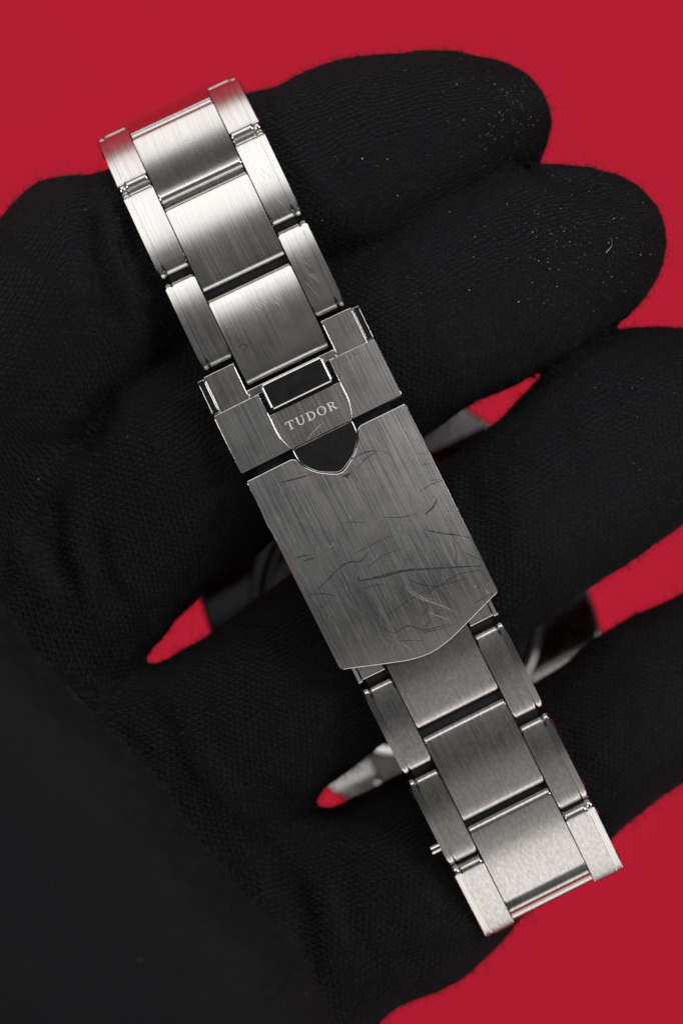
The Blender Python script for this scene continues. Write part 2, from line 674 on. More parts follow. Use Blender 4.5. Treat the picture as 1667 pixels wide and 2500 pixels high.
def clasp_part(name, pts, w0, w1, mats, bev=0.14, top_mat=0, seg=2, cuts=None, label=None, crown_v=0.0):
    ss = [p_[0] for p_ in pts]
    cuts = frange(min(ss) + 0.5, max(ss), 1.3) if cuts is None else cuts
    me_ = poly_plate(pts, w0, w1, bev * 0.65, seg, cuts, top_mat, bendc, name, mats, crown_v=crown_v)
    o = bpy.data.objects.new(name, me_)
    COL.objects.link(o)
    o.parent = clasp
    if label:
        o['label'] = label
    return o


def arc_corner(cx, cy, r, a0, a1, n=5):
    return [(cx + r * math.cos(R(a0 + (a1 - a0) * i / n)), cy + r * math.sin(R(a0 + (a1 - a0) * i / n))) for i in range(n + 1)]


def catmull(pts, n=6):
    P_ = [np.array(p_, float) for p_ in pts]
    P_ = [2 * P_[0] - P_[1]] + P_ + [2 * P_[-1] - P_[-2]]
    out = []
    for i in range(1, len(P_) - 2):
        for j in range(n):
            t = j / n
            out.append(tuple(0.5 * (2 * P_[i] + (P_[i + 1] - P_[i - 1]) * t +
                                    (2 * P_[i - 1] - 5 * P_[i] + 4 * P_[i + 1] - P_[i + 2]) * t * t +
                                    (3 * P_[i] - P_[i - 1] - 3 * P_[i + 1] + P_[i + 2]) * t**3)))
    out.append(tuple(P_[-2]))
    return out


SH = [(-10.63, -3.95), (-10.35, -3.48), (-9.35, -3.02), (-8.35, -2.15), (-7.65, -1.12), (-7.22, -0.28)]
notch_l = catmull(SH, 5)
notch_r = [(s, -v) for s, v in notch_l][::-1]
tail = catmull([(10.62, 8.95), (12.05, 4.75), (12.85, 2.25), (13.17, 0), (12.85, -2.25), (12.05, -4.75), (10.62, -8.95)], 6)
tail = [(10.35, 9.0)] + tail[1:-1] + [(10.35, -9.0)]
tail = [(10.30, 9.0), (10.55, 8.93), (10.78, 8.6)] + [p_ for p_ in tail[1:-1] if abs(p_[1]) < 8.3] + [(10.78, -8.6), (10.55, -8.93), (10.30, -9.0)]
cover = [(-10.63, -8.85), (-10.48, -9.0)][::-1]
cover_pts = tail + [(-10.50, -9.0), (-10.63, -8.87)] + notch_l + notch_r + [(-10.63, 8.87), (-10.50, 9.0)]
clasp_cover = clasp_part('clasp_cover', cover_pts, 0.02, 0.95, [BRUSH_CLASP, POLISH], 0.10,
                         cuts=frange(-10.2, 13, 1.05), label='scratched brushed cover plate with a pointed lower edge')
# side skirts under the cover
for g in (-1, 1):
    clasp_part('clasp_side', [(-10.3, g * 8.15), (10.1, g * 8.15), (10.1, g * 8.9), (-10.3, g * 8.9)], -2.2, 0.0, [POLISH, POLISH], 0.1)
# inner blade, seen in the gap and beneath the cover's tail
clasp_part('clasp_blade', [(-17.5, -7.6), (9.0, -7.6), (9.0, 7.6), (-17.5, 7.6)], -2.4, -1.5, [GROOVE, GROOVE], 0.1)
for g in (-1, 1):
    a, b_ = sorted((g * 4.9, g * 7.45))
    clasp_part('blade_lug', [(8.0, a), (12.9, a), (12.9, b_), (8.0, b_)], -2.2, -0.42, [BRUSH_WORN, POLISH], 0.12)
    a, b_ = sorted((g * 7.5, g * 7.98))
    clasp_part('blade_edge', [(8.0, a), (13.1, a), (13.1, b_), (8.0, b_)], -2.2, -0.55, [POLISH, POLISH], 0.12)
# end block: two ears with polished outer strips, joined by a bar behind the button
for g in (-1, 1):
    a, b_ = sorted((g * 4.95, g * 8.33))
    clasp_part('end_block', [(-22.1, a), (-18.05, a), (-18.05, b_), (-22.1, b_)], -2.2, 0.42, [BRUSH, POLISH], 0.12, seg=3)
    a, b_ = sorted((g * 8.38, g * 9.1))
    clasp_part('polished_strip', [(-21.95, a), (-18.2, a), (-18.2, b_), (-21.95, b_)], -2.2, 0.30, [MIRROR, POLISH], 0.09, seg=3)
clasp_part('end_bar', [(-18.95, -4.9), (-18.1, -4.9), (-18.1, 4.9), (-18.95, 4.9)], -2.2, 0.25, [BRUSH, POLISH], 0.1)
# safety catch: two wings, the shield-shaped middle, the push bar, the polished shield tip
for g in (-1, 1):
    side_c = catmull([(-18.0, 4.02), (-15.4, 3.98), (-13.9, 4.02), (-12.6, 3.86), (-11.58, 3.52)], 5)
    wing = [(s, g * v) for s, v in side_c] + [(-11.58, g * 9.0), (-11.7, g * 9.1), (-17.85, g * 9.1), (-18.0, g * 9.0)]
    clasp_part('catch_wing', wing, -1.6, 0.95, [BRUSH_CATCH, POLISH], 0.05)
side_c = catmull([(-15.55, 3.93), (-13.9, 3.97), (-12.6, 3.81), (-11.58, 3.47)], 5)
mid = [(s, -v) for s, v in side_c] + side_c[::-1]
clasp_part('catch_shield', mid, -1.6, 0.965, [BRUSH_CATCH, POLISH], 0.03)
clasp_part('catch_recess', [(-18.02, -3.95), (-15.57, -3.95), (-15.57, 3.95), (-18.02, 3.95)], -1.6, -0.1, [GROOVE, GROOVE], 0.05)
bx0, bx1, by = -18.72, -15.86, 3.46
rr = 0.35
btn = (arc_corner(bx1 - rr, by - rr, rr, 0, 90) + arc_corner(bx0 + rr, by - rr, rr, 90, 180) +
       arc_corner(bx0 + rr, -by + rr, rr, 180, 270) + arc_corner(bx1 - rr, -by + rr, rr, 270, 360))
clasp_part('push_bar', btn, 0.26, 1.75, [MIRROR, POLISH], 0.34, seg=4, label='black-looking mirror polished push bar')
TIP = catmull([(-11.50, -3.42), (-10.4, -3.36), (-9.35, -2.90), (-8.35, -2.03), (-7.72, -1.0), (-7.36, -0.2)], 5)
tipm = TIP + [(s, -v) for s, v in TIP][::-1]
clasp_part('shield_tip', tipm, -1.4, 0.55, [MIRROR, POLISH], 0.16, seg=3, label='mirror polished shield-shaped tip of the catch')


# ---- engraved lettering: serif capitals
def glyphs():
    G = {}

    def q(x0, y0, x1, y1):
        return [(x0, y0), (x1, y0), (x1, y1), (x0, y1)]

    def ring(cx, cy, rx, ry, tx, ty, a0, a1, n=22):
        out = []
        for i in range(n):
            A, B = R(a0 + (a1 - a0) * i / n), R(a0 + (a1 - a0) * (i + 1) / n)
            out.append([(cx + rx * math.cos(A), cy + ry * math.sin(A)), (cx + rx * math.cos(B), cy + ry * math.sin(B)),
                        (cx + (rx - tx) * math.cos(B), cy + (ry - ty) * math.sin(B)), (cx + (rx - tx) * math.cos(A), cy + (ry - ty) * math.sin(A))])
        return out
    G['T'] = (0.86, [q(.35, 0, .51, .92), q(0, .92, .86, 1), [(0, .70), (.06, .70), (.10, .92), (0, .92)],
                     [(.80, .70), (.86, .70), (.86, .92), (.76, .92)], q(.23, 0, .35, .06), q(.51, 0, .63, .06)])
    G['U'] = (0.92, [q(.10, .34, .26, .95), q(0, .94, .36, 1), q(.70, .34, .78, .95), q(.56, .94, .92, 1)] +
              ring(.44, .34, .34, .36, .13, .10, 180, 360))
    G['D'] = (0.90, [q(.10, .06, .26, .94), q(0, 0, .40, .07), q(0, .93, .40, 1)] + ring(.36, .5, .52, .5, .16, .07, -90, 90))
    G['O'] = (0.92, ring(.46, .5, .46, .53, .155, .07, 0, 360, 34))
    G['R'] = (0.94, [q(.10, .06, .26, .94), q(0, 0, .36, .06), q(0, .94, .40, 1), q(.26, .44, .42, .51),
                     [(.36, .47), (.52, .47), (.82, .06), (.64, .06)], q(.60, 0, .94, .06)] + ring(.38, .725, .34, .275, .155, .07, -90, 90))
    return G


G = glyphs()
word = 'TUDOR'
cap = 0.88
gap_ = 0.24
tot = sum(G[ch][0] for ch in word) + gap_ * (len(word) - 1)
t0s, t0v = local(704, 1054)
t1s, t1v = local(826, 997)
sc_v = math.hypot(t1s - t0s, t1v - t0v) / tot
dirv = np.array([t1s - t0s, t1v - t0v]) / (sc_v * tot)
upv = np.array([-dirv[1], dirv[0]])
verts, faces = [], []
cx = 0.0
for ch in word:
    wd, polys = G[ch]
    for pl in polys:
        i0 = len(verts)
        for (gx, gy) in pl:
            sv = np.array([t0s, t0v]) + dirv * (cx + gx) * sc_v + upv * gy * cap
            verts.append(bendc(sv[0], sv[1], 0.965 + 0.012 + 0.002 * (len(faces) % 3)) * MM)
        faces.append(tuple(range(i0, i0 + len(pl))))
    cx += wd + gap_
me = bpy.data.meshes.new('lettering')
me.from_pydata([tuple(v_) for v_ in verts], [], faces)
me.materials.append(ENGRAVE)
lt = bpy.data.objects.new('lettering', me)
COL.objects.link(lt)
lt.parent = clasp
lt['label'] = 'engraved serif capitals reading TUDOR'


# ---- scratches: hair-thin flat marks lying on the metal
def ribbon(verts, faces, pts, width, mapf, taper=True):
    pts = [np.array(p_, float) for p_ in pts]
    n = len(pts)
    i0 = len(verts)
    for i, p_ in enumerate(pts):
        d = pts[min(i + 1, n - 1)] - pts[max(i - 1, 0)]
        d = d / (np.linalg.norm(d) + 1e-9)
        nn = np.array([-d[1], d[0]])
        t = i / (n - 1)
        wd = width * (0.25 + 0.75 * math.sin(math.pi * min(1, max(0, 0.12 + 0.8 * t)))) if taper else width
        wd *= random.uniform(0.7, 1.2)
        for g in (-1, 1):
            q_ = p_ + nn * g * wd / 2
            verts.append(tuple(np.array(mapf(q_[0], q_[1])) * MM))
    for i in range(n - 1):
        a = i0 + 2 * i
        faces.append((a, a + 1, a + 3, a + 2))


def flat_obj(name, verts, faces, m_, parent):
    me_ = bpy.data.meshes.new(name)
    me_.from_pydata(verts, [], faces)
    me_.materials.append(m_)
    o = bpy.data.objects.new(name, me_)
    COL.objects.link(o)
    o.parent = parent
    o['kind'] = 'stuff'
    return o


def c3(pts):
    return [local(550 + x / 2.24, 950 + y / 2.24) for x, y in pts]


def c2(pts):
    return [local(400 + x / 2.613, 700 + y / 2.613) for x, y in pts]


def sub(pts, n=5):
    return catmull(pts, n)


layer = [0]


def on_cover(s, v):
    return bendc(s, v, 0.95 + 0.008 + 0.0015 * (layer[0] % 5))


dv, df = [], []
lv, lf = [], []
dark = [
    ([(728, 1022), (733, 1046), (790, 1035), (850, 1020), (960, 992), (1100, 980), (1270, 970), (1400, 964)], 0.16),
    ([(745, 1040), (850, 1026), (960, 996), (1030, 985)], 0.13),
    ([(510, 1090), (560, 1040), (630, 970), (680, 945), (740, 940), (780, 890)], 0.09),
    ([(450, 1125), (530, 1117), (605, 1128)], 0.08),
    ([(1088, 768), (1180, 788), (1260, 795), (1340, 812)], 0.09),
    ([(1088, 685), (1130, 650), (1158, 600)], 0.11),
    ([(310, 512), (400, 490), (482, 465)], 0.10),
    ([(690, 385), (760, 350), (832, 338)], 0.09),
    ([(720, 440), (770, 380), (830, 345)], 0.06),
    ([(885, 1232), (1000, 1150), (1160, 1070), (1330, 1030)], 0.08),
    ([(1000, 1035), (1060, 1062), (1150, 1072), (1280, 1052)], 0.08),
    ([(1090, 1120), (1170, 1070), (1270, 1010), (1400, 985)], 0.07),
    ([(920, 1330), (1000, 1290), (1090, 1312), (1220, 1278)], 0.07),
    ([(385, 922), (470, 902)], 0.09), ([(420, 942), (495, 922)], 0.07),
    ([(640, 732), (700, 728), (765, 732)], 0.05), ([(700, 900), (800, 850), (900, 800)], 0.05),
    ([(780, 970), (860, 910), (960, 870)], 0.05), ([(860, 700), (960, 700), (1050, 680)], 0.05),
    ([(1060, 560), (1130, 520), (1190, 500)], 0.05), ([(1240, 830), (1260, 900), (1250, 950)], 0.06),
    ([(640, 480), (668, 470), (682, 462)], 0.20), ([(655, 470), (672, 488)], 0.16),
    ([(860, 1290), (890, 1320), (940, 1330)], 0.05), ([(940, 1370), (1080, 1370)], 0.05),
    ([(1050, 1330), (1160, 1310), (1260, 1280)], 0.05), ([(1360, 1168), (1460, 1110)], 0.06),
    ([(690, 1110), (800, 1075), (860, 1060)], 0.05), ([(1300, 890), (1390, 930)], 0.05),
    ([(1120, 500), (1170, 495)], 0.05), ([(1080, 415), (1130, 405)], 0.05), ([(1030, 350), (1110, 360)], 0.04),
]
for pts, wd in dark:
    layer[0] += 1
    ribbon(dv, df, sub(c3(pts)), wd * 1.55, on_cover)
for i in range(15):                                        # the ladder of short ticks
    y = 1165 + i * 11
    layer[0] += 1
    x = 1075 + 12 * math.sin(i * 0.9) + i * 0.8
    ribbon(dv, df, sub(c3([(x, y + 8), (x + 18, y), (x + 34, y - 6)]), 3), 0.055, on_cover)
for i in range(50):                                       # short nicks, thicker towards the lower right
    s = 11 - 20 * random.random()**1.7
    v = random.uniform(-8.4, 8.4)
    if random.random() < 0.75:
        v = 8.6 - 7 * random.random()**1.3
    if s > 10.3 or (s < -6.8 and abs(v) < 4.2):
        continue
    a = R(random.choice([random.gauss(75, 18), random.gauss(75, 18), random.gauss(30, 30), random.uniform(0, 180)]))
    L = random.uniform(0.3, 1.6)
    d = np.array([math.cos(a), math.sin(a)]) * L / 2
    m0 = np.array([s, v])
    if max(abs((m0 + d)[1]), abs((m0 - d)[1])) > 8.75:
        continue
    layer[0] += 1
    ribbon(dv, df, sub([m0 - d, m0 + d * 0.1 + rng.normal(0, 0.05, 2), m0 + d], 3), random.uniform(0.02, 0.055), on_cover)
light = [
    ([(978, 1080), (1060, 1140), (1160, 1170), (1270, 1222)], 0.06), ([(985, 1070), (1100, 1150), (1200, 1190)], 0.05),
    ([(1000, 1100), (1080, 1135), (1170, 1150)], 0.04), ([(1100, 1214), (1160, 1235), (1222, 1256)], 0.07),
    ([(955, 1378), (990, 1405), (1022, 1432)], 0.05), ([(975, 215), (1020, 240), (1045, 300)], 0.05),
    ([(560, 850), (575, 865), (590, 845), (600, 862)], 0.06), ([(1420, 1100), (1440, 1115)], 0.08),
    ([(680, 695), (688, 705)], 0.12), ([(1355, 1070), (1368, 1080)], 0.09), ([(830, 1340), (900, 1400)], 0.03),
    ([(180, 610), (230, 740), (270, 800)], 0.04), ([(265, 800), (285, 830)], 0.09),
    ([(920, 1370), (905, 1420), (930, 1455)], 0.04),
]
for pts, wd in light:
    layer[0] += 1
    ribbon(lv, lf, sub(c3(pts)), wd, on_cover)
for i in range(800):                                       # bright hairlines along the brushing
    s = random.uniform(-10, 10)
    v = random.uniform(-8.6, 8.6)
    if s < -6.4 and abs(v) < 4.2:
        continue
    a = R(random.gauss(0, 7) if random.random() < 0.85 else random.uniform(-60, 60))
    L = random.uniform(0.4, 2.0)
    d = np.array([math.cos(a), math.sin(a)]) * L / 2
    m0 = np.array([s, v])
    if max(abs((m0 + d)[1]), abs((m0 - d)[1])) > 8.7 or max((m0 + d)[0], (m0 - d)[0]) > 10.4 or min((m0 + d)[0], (m0 - d)[0]) < -10.3:
        continue
    layer[0] += 1
    ribbon(lv, lf, [m0 - d, m0, m0 + d], random.uniform(0.008, 0.022), on_cover)
layer[0] = 0
ribbon(lv, lf, sub(c2([(915, 985), (960, 925), (1020, 868)])), 0.06, lambda s, v: bendc(s, v, 0.985))
ribbon(dv, df, sub(c2([(1112, 465), (1120, 560), (1118, 640), (1108, 720), (1112, 790)])), 0.05, lambda s, v: bendc(s, v, 0.958))
ribbon(dv, df, sub(c2([(1150, 480), (1200, 440), (1270, 410)])), 0.04, lambda s, v: bendc(s, v, 0.958))
flat_obj('dark_scratches', dv, df, SCR_DARK, clasp)
flat_obj('bright_scratches', lv, lf, SCR_LIGHT, clasp)

# a few marks on the links
lv2, lf2, dv2, df2 = [], [], [], []


def link_marks(verts, faces, s0, lift, marks, wd):
    Mx = ROOT @ rigid(s0, s0 + LEN, lift)
    h2 = LEN / 2
    rad = (h2 * h2 + 0.42**2) / 0.84
    for pts in marks:
        def mp(x, y):
            z = -(rad - math.sqrt(rad * rad - x * x)) + 0.012
            q_ = Mx @ Vector((x * MM, y * MM, z * MM))
            return np.array(q_) / MM
        ribbon(verts, faces, sub(pts, 3), wd, mp)


for i in range(9):
    x, y = -2.2 + random.gauss(0, 0.25), -0.6 + i * 0.33
    link_marks(lv2, lf2, -29.25, 0, [[(x - 0.35, y - 0.12), (x, y), (x + 0.3, y + 0.14)]], 0.05)
for i in range(8):
    x, y = -0.4 + random.gauss(0, 0.6), -1.6 + i * 0.5
    link_marks(lv2, lf2, -29.25 - 2 * PITCH, 0, [[(x, y - 0.3), (x - 0.04, y + 0.3)]], 0.06)
link_marks(dv2, df2, -29.25, 0, [[(1.0, -3.75), (0.85, -3.2), (1.35, -2.95), (1.55, -3.5)]], 0.16)
link_marks(lv2, lf2, 10.45, -0.35, [[(1.2, 0.2), (1.45, 1.0), (1.8, 1.6)]], 0.05)
for ss, g in ((-32.53, 6.1), (-43.13, 6.0)):
    for i in range(8):
        x, y = 1.2 + random.gauss(0, 0.9), g + random.gauss(0, 0.35)
        link_marks(lv2, lf2, ss, 0, [[(x - 0.5, y - 0.14), (x, y), (x + 0.4, y + 0.12)]], 0.035)
flat_obj('link_scuffs', lv2, lf2, SCR_LIGHT, watch)
flat_obj('ink_mark', dv2, df2, SCR_DARK, watch)


# ---- the watch head, back towards the camera
def lathe(name, prof, mats, seg=96, hole=False, midx=None):
    """profile of (r, z) from inside out"""
    bm = bmesh.new()
    rings = []
    for r_, z_ in prof:
        if r_ < 1e-6:
            rings.append([bm.verts.new((0, 0, z_))])
        else:
            rings.append([bm.verts.new((r_ * math.cos(2 * math.pi * k / seg), r_ * math.sin(2 * math.pi * k / seg), z_)) for k in range(seg)])
    for j in range(len(rings) - 1):
        A, B = rings[j], rings[j + 1]
        for k in range(seg):
            k2 = (k + 1) % seg
            if len(A) == 1:
                f = bm.faces.new((A[0], B[k], B[k2]))
            elif len(B) == 1:
                f = bm.faces.new((A[k], B[0], A[k2]))
            else:
                f = bm.faces.new((A[k], B[k], B[k2], A[k2]))
            f.material_index = midx[j] if midx else 0
    return finish(bm, name, mats, 28)


head = Matrix.Identity(4)
for i in range(3):
    head[i][0], head[i][1], head[i][2] = HU[i], HV[i], HZ[i]
    head[i][3] = HEAD[i] * MM
RC = 21.5
# case with four lugs: outline in (u, v)
out = []
for g_u, g_v in ((1, 1), (-1, 1), (-1, -1), (1, -1)):
    c_ = []
    a_in = math.acos(10.9 / RC)
    pts = [(math.sin(a_in) * RC * 0.985, 10.9), (21.5, 10.9), (23.4, 11.1), (24.0, 11.8), (24.1, 13.0), (23.4, 13.9), (20.0, 16.1), (16.5, 18.2), (13.0, 20.0)]
    q_ = [(g_u * x, g_v * (y - ((1.9 if g_v < 0 else -0.3) if g_u > 0 and y > 11.2 else 0))) for x, y in pts]
    if g_u * g_v < 0:
        q_ = q_[::-1]
    c_ += q_
    out.append(c_)
ring_pts = []
for i, c_ in enumerate(out):
    ring_pts += c_
    nx_ = out[(i + 1) % 4][0]
    a0 = math.atan2(c_[-1][1], c_[-1][0])
    a1 = math.atan2(nx_[1], nx_[0])
    if a1 < a0:
        a1 += 2 * math.pi
    nseg = 10
    r0, r1 = math.hypot(*c_[-1]), math.hypot(*nx_)
    for k in range(1, nseg):
        a = a0 + (a1 - a0) * k / nseg
        rmid = r0 + (r1 - r0) * k / nseg
        rad_ = RC + (rmid - RC) * abs(2 * k / nseg - 1)**2 if abs(rmid - RC) < 4 else RC
        ring_pts.append((rad_ * math.cos(a), rad_ * math.sin(a)))
me = poly_plate(ring_pts, -7.6, -1.4, 0.55, 3, (-21, -18.5, -16.5, -14.5, -12, 12, 14.5, 16.5, 18.5, 21), 0, lambda s, v, z: (s, v, z - 0.010 * max(0, abs(s) - 8)**2 - 0.030 * max(0, min(abs(v), 15) - 9)**2 * min(1, max(0, (abs(s) - 13) / 5))), 'watch_case', [SATIN, POLISH])
for pl in me.polygons:
    if abs(pl.center.x) < 14.5 * MM:
        pl.material_index = 1
place('watch_case', me, head)
place('case_back', lathe('case_back', [(0, 0.15), (14.6, 0.15), (15.1, 0.1), (15.5, -0.25), (16.3, -0.35), (16.9, -0.8), (17.3, -1.5), (17.3, -3.0)], [POLISH, POLISH], midx=[0, 0, 1, 1, 1, 0, 0]), head)
place('bezel', lathe('bezel', [(15.4, -9.6), (16.0, -10.1), (19.4, -9.4), (20.2, -8.9), (20.6, -8.2), (20.4, -7.65), (15.4, -7.65), (15.4, -9.6)],
                     [BEZEL, POLISH], midx=[1, 0, 1, 1, 1, 1, 1]), head)
place('dial', lathe('dial', [(0, -8.0), (15.38, -8.0), (15.38, -7.7), (0, -7.7)], [DIAL]), head)
place('crystal', lathe('crystal', [(0, -8.3), (15.2, -8.3), (15.2, -10.0), (14.6, -10.5), (8, -10.8), (0, -10.9)], [GLASS]), head)
bm = bmesh.new()
nt_ = 40
prof = [(0.0, 0), (2.9, 0), (3.4, 0.35), (3.4, 3.2), (2.9, 3.6), (0, 3.6)]
rings = []
for r_, z_ in prof:
    rings.append([bm.verts.new(((r_ * (1 - (0.05 if k % 2 and r_ > 3 else 0))) * math.cos(2 * math.pi * k / nt_),
                                20.2 + z_, -4.5 + (r_ * (1 - (0.05 if k % 2 and r_ > 3 else 0))) * math.sin(2 * math.pi * k / nt_))) for k in range(nt_)] if r_ > 0 else [bm.verts.new((0, 20.2 + z_, -4.5))])
for j in range(len(rings) - 1):
    A, B = rings[j], rings[j + 1]
    for k in range(nt_):
        k2 = (k + 1) % nt_
        if len(A) == 1:
            bm.faces.new((A[0], B[k], B[k2]))
        elif len(B) == 1:
            bm.faces.new((A[k], B[0], A[k2]))
        else:
            bm.faces.new((A[k], B[k], B[k2], A[k2]))
place('crown', finish(bm, 'crown', [POLISH]), head)
for g in (-1, 1):                                         # solid end pieces between the lugs
    pr = [(g * 15.0, -1.9), (g * 23.0, -2.6), (g * 24.2, -3.6), (g * 24.2, -5.6), (g * 22.0, -6.6), (g * 15.0, -6.8)]
    if g < 0:
        pr = pr[::-1]
    bm = extrude_y(pr, -10.8, 10.8, 0.25)
    place('end_piece', finish(bm, 'end_piece', [SATIN, POLISH]), head)

# ------------------------------------------------------------------ the gloved hand: one continuous surface from a distance field
# chains of (display-pixel x, y, height z mm, radius mm)
CH_F = {
    'index': [(40, 880, -17, 10.8), (205, 650, -15.0, 11.1), (430, 560, -16.2, 9.4), (610, 442, -15.8, 10.0), (830, 366, -14.6, 10.2), (1000, 316, -13.8, 8.9), (1115, 288, -14.5, 6.9)],
    'middle': [(0, 1480, -19, 11.0), (170, 1320, -17, 10.8), (420, 1084, -16.2, 11.0), (790, 838, -15.4, 10.6), (1130, 652, -12.4, 10.0), (1250, 600, -11.2, 9.5), (1352, 562, -11.5, 8.0)],
    'ring': [(330, 1850, -19, 10.8), (480, 1732, -17, 10.3), (1000, 1342, -15.0, 10.1), (1360, 1076, -14.5, 9.9), (1452, 988, -14.5, 10.3), (1540, 945, -15, 9.0)],
    'little': [(590, 2270, -18, 11.0), (740, 2140, -18, 10.6), (940, 2038, -18, 10.6), (1190, 1838, -19, 9.4), (1500, 1607, -20, 8.5), (1780, 1420, -21, 7.6), (1880, 1370, -22, 6.6)],
}
PALM = [
    [(40, 880, -17, 10.6), (-40, 1600, -20, 13.5), (60, 2500, -20, 14.5)],
    [(0, 1480, -19, 11.0), (90, 2000, -19, 13.5), (230, 2700, -20, 14.5)],
    [(330, 1850, -19, 10.8), (340, 2250, -18, 12.5), (330, 2800, -20, 14.5)],
    [(590, 2270, -18, 10.8), (560, 2500, -18, 11.0), (470, 2900, -20, 13.0)],
    [(540, 2000, -19, 7.5), (635, 1940, -19, 4.9)],
    [(100, 1010, -21, 8.5), (420, 830, -22, 7.5), (560, 730, -23, 6.5)],
    [(230, 2700, -20, 17.0), (230, 3400, -22, 19.0), (230, 3900, -24, 21)],
]
THUMB = [(-560, 1270, 19, 10.5), (-300, 1565, 19, 13.6), (70, 2020, 19, 14.8), (372, 2420, 17, 15.8), (470, 2800, 2, 16.0), (340, 3200, -14, 16)]


def chain3(c_):
    return np.array([dp(x, y, z) for x, y, z, r_ in c_]), np.array([q_[3] for q_ in c_])


def chain_dist(Q, A, rad_):
    """distance to a chain of round cones, arc length along it and angle round it"""
    best = np.full(len(Q), 1e3, np.float32)
    arc = np.zeros(len(Q), np.float32)
    ang = np.zeros(len(Q), np.float32)
    L0 = 0.0
    for i in range(len(A) - 1):
        d = A[i + 1] - A[i]
        L = np.linalg.norm(d)
        e = d / L
        rel = Q - A[i]
        t = np.clip(rel @ e / L, 0, 1)
        off = rel - t[:, None] * d
        dist = np.linalg.norm(off, axis=1) - (rad_[i] + (rad_[i + 1] - rad_[i]) * t)
        sdir = np.cross(e, (0, 0, 1.0))
        sdir /= np.linalg.norm(sdir)
        updir = np.cross(sdir, e)
        m_ = dist < best
        if i > 0:
            hk = np.clip(0.5 + 0.5 * (best - dist) / 2.5, 0, 1)
            sm = best * (1 - hk) + dist * hk - 2.5 * hk * (1 - hk)
        else:
            sm = dist
        arc = np.where(m_, L0 + np.where(t < 1, np.where(t > 0, t * L, rel @ e), rel @ e), arc)
        ang = np.where(m_, np.arctan2(off @ sdir, off @ updir), ang)
        best = sm
        L0 += L
    return best, arc, ang


def smin(a, b_, k_):
    h_ = np.clip(0.5 + 0.5 * (b_ - a) / k_, 0, 1)
    return b_ * (1 - h_) + a * h_ - k_ * h_ * (1 - h_)


def fold(d, Q, a, b_, depth, width, taper=0.35):
    """press a soft crease along the picture-plane line a-b (world mm) into the field"""
    a, b_ = np.array(a)[:2], np.array(b_)[:2]
    e = b_ - a
    L = np.linalg.norm(e)
    e /= L
    rel = Q[:, :2] - a
    t = rel @ e / L
    wob_ = 0.5 * np.sin(t * 7.0 + depth * 9)
    n_ = rel @ np.array([-e[1], e[0]]) + wob_
    env = np.exp(-(np.clip(np.abs(t - 0.5) - (0.5 - taper), 0, 9) / taper)**2 * 2.5) * (Q[:, 2] > -22)
    prof_ = np.exp(-(n_ / width)**2) - 0.45 * np.exp(-((np.abs(n_) - 1.9 * width) / (1.1 * width))**2)
    return d + depth * env * prof_


FOLDS = [
    # (x0, y0, x1, y1) display pixels, depth, width
    (185, 385, 285, 830, 1.9, 1.3), (240, 420, 335, 640, 0.9, 0.9), (300, 880, 120, 1080, 1.4, 1.5), (105, 1080, 165, 1420, 1.9, 1.5), (210, 1180, 270, 1430, 1.2, 1.3), (60, 1150, 95, 1350, 0.8, 1.0),
    (20, 1030, 220, 1010, 0.7, 1.3), (300, 1560, 520, 1900, 0.35, 1.2), (380, 1560, 700, 1930, 0.45, 1.4), (640, 1930, 740, 2360, 0.9, 1.5), (560, 1900, 700, 2150, 0.3, 1.0), (760, 1960, 860, 2240, 0.45, 1.2),
    (590, 190, 680, 470, 0.45, 1.0), (1150, 370, 1490, 500, 0.55, 0.9), (860, 560, 1010, 930, 0.45, 1.4), (905, 600, 1040, 880, 0.35, 0.8), (1050, 1010, 1150, 1330, 0.45, 1.3), (1100, 1020, 1180, 1260, 0.3, 0.8), (1260, 900, 1350, 1160, 0.4, 1.1), (1260, 1620, 1370, 1830, 0.4, 1.2), (1400, 1540, 1480, 1720, 0.3, 1.0), (870, 2250, 1050, 2150, 0.35, 1.0),
    (700, 160, 840, 520, 0.4, 1.4), (770, 180, 860, 430, 0.3, 0.8), (830, 2080, 1000, 2260, 0.3, 1.1), (980, 1990, 1060, 2170, 0.25, 1.2),
]


def hand_field(Q):
    ids = ['index', 'middle', 'ring', 'little']
    fs = []
    for nme in ids:
        A, rd = chain3(CH_F[nme])
        fs.append(chain_dist(Q, A, rd)[0])
    pal = None
    for c_ in PALM:
        A, rd = chain3(c_)
        d = chain_dist(Q, A, rd)[0]
        pal = d if pal is None else smin(pal, d, 7.0)
    A, rd = chain3(THUMB)
    th_ = chain_dist(Q, A, rd)[0]
    d = fs[0]
    for f_ in fs[1:]:
        d = smin(d, f_, 0.9)
    d = smin(d, pal, 4.5)
    for (x0, y0, x1, y1, dep, wd) in FOLDS:
        a, b_ = dp(x0, y0, -8), dp(x1, y1, -8)
        near = (np.abs(d) < 4) & (Q[:, 0] > min(a[0], b_[0]) - 8) & (Q[:, 0] < max(a[0], b_[0]) + 8) & (Q[:, 1] > min(a[1], b_[1]) - 8) & (Q[:, 1] < max(a[1], b_[1]) + 8)
        if near.any():
            d[near] = fold(d[near], Q[near], a, b_, dep, wd)
    d = smin(d, th_, 1.6)
    # gentle unevenness of the cloth
    x, y, z = Q[:, 0], Q[:, 1], Q[:, 2]
    d = d + 0.16 * np.sin(0.55 * x + 0.31 * y + 1.3 * np.sin(0.23 * y + 0.2 * z)) * np.sin(0.42 * y - 0.37 * z + 0.9 + np.sin(0.3 * x)) \
          + 0.07 * np.sin(1.5 * x - 0.7 * y + 2 * np.sin(0.6 * y)) * np.sin(1.1 * y + 0.9 * z + np.sin(0.9 * x))
    return d


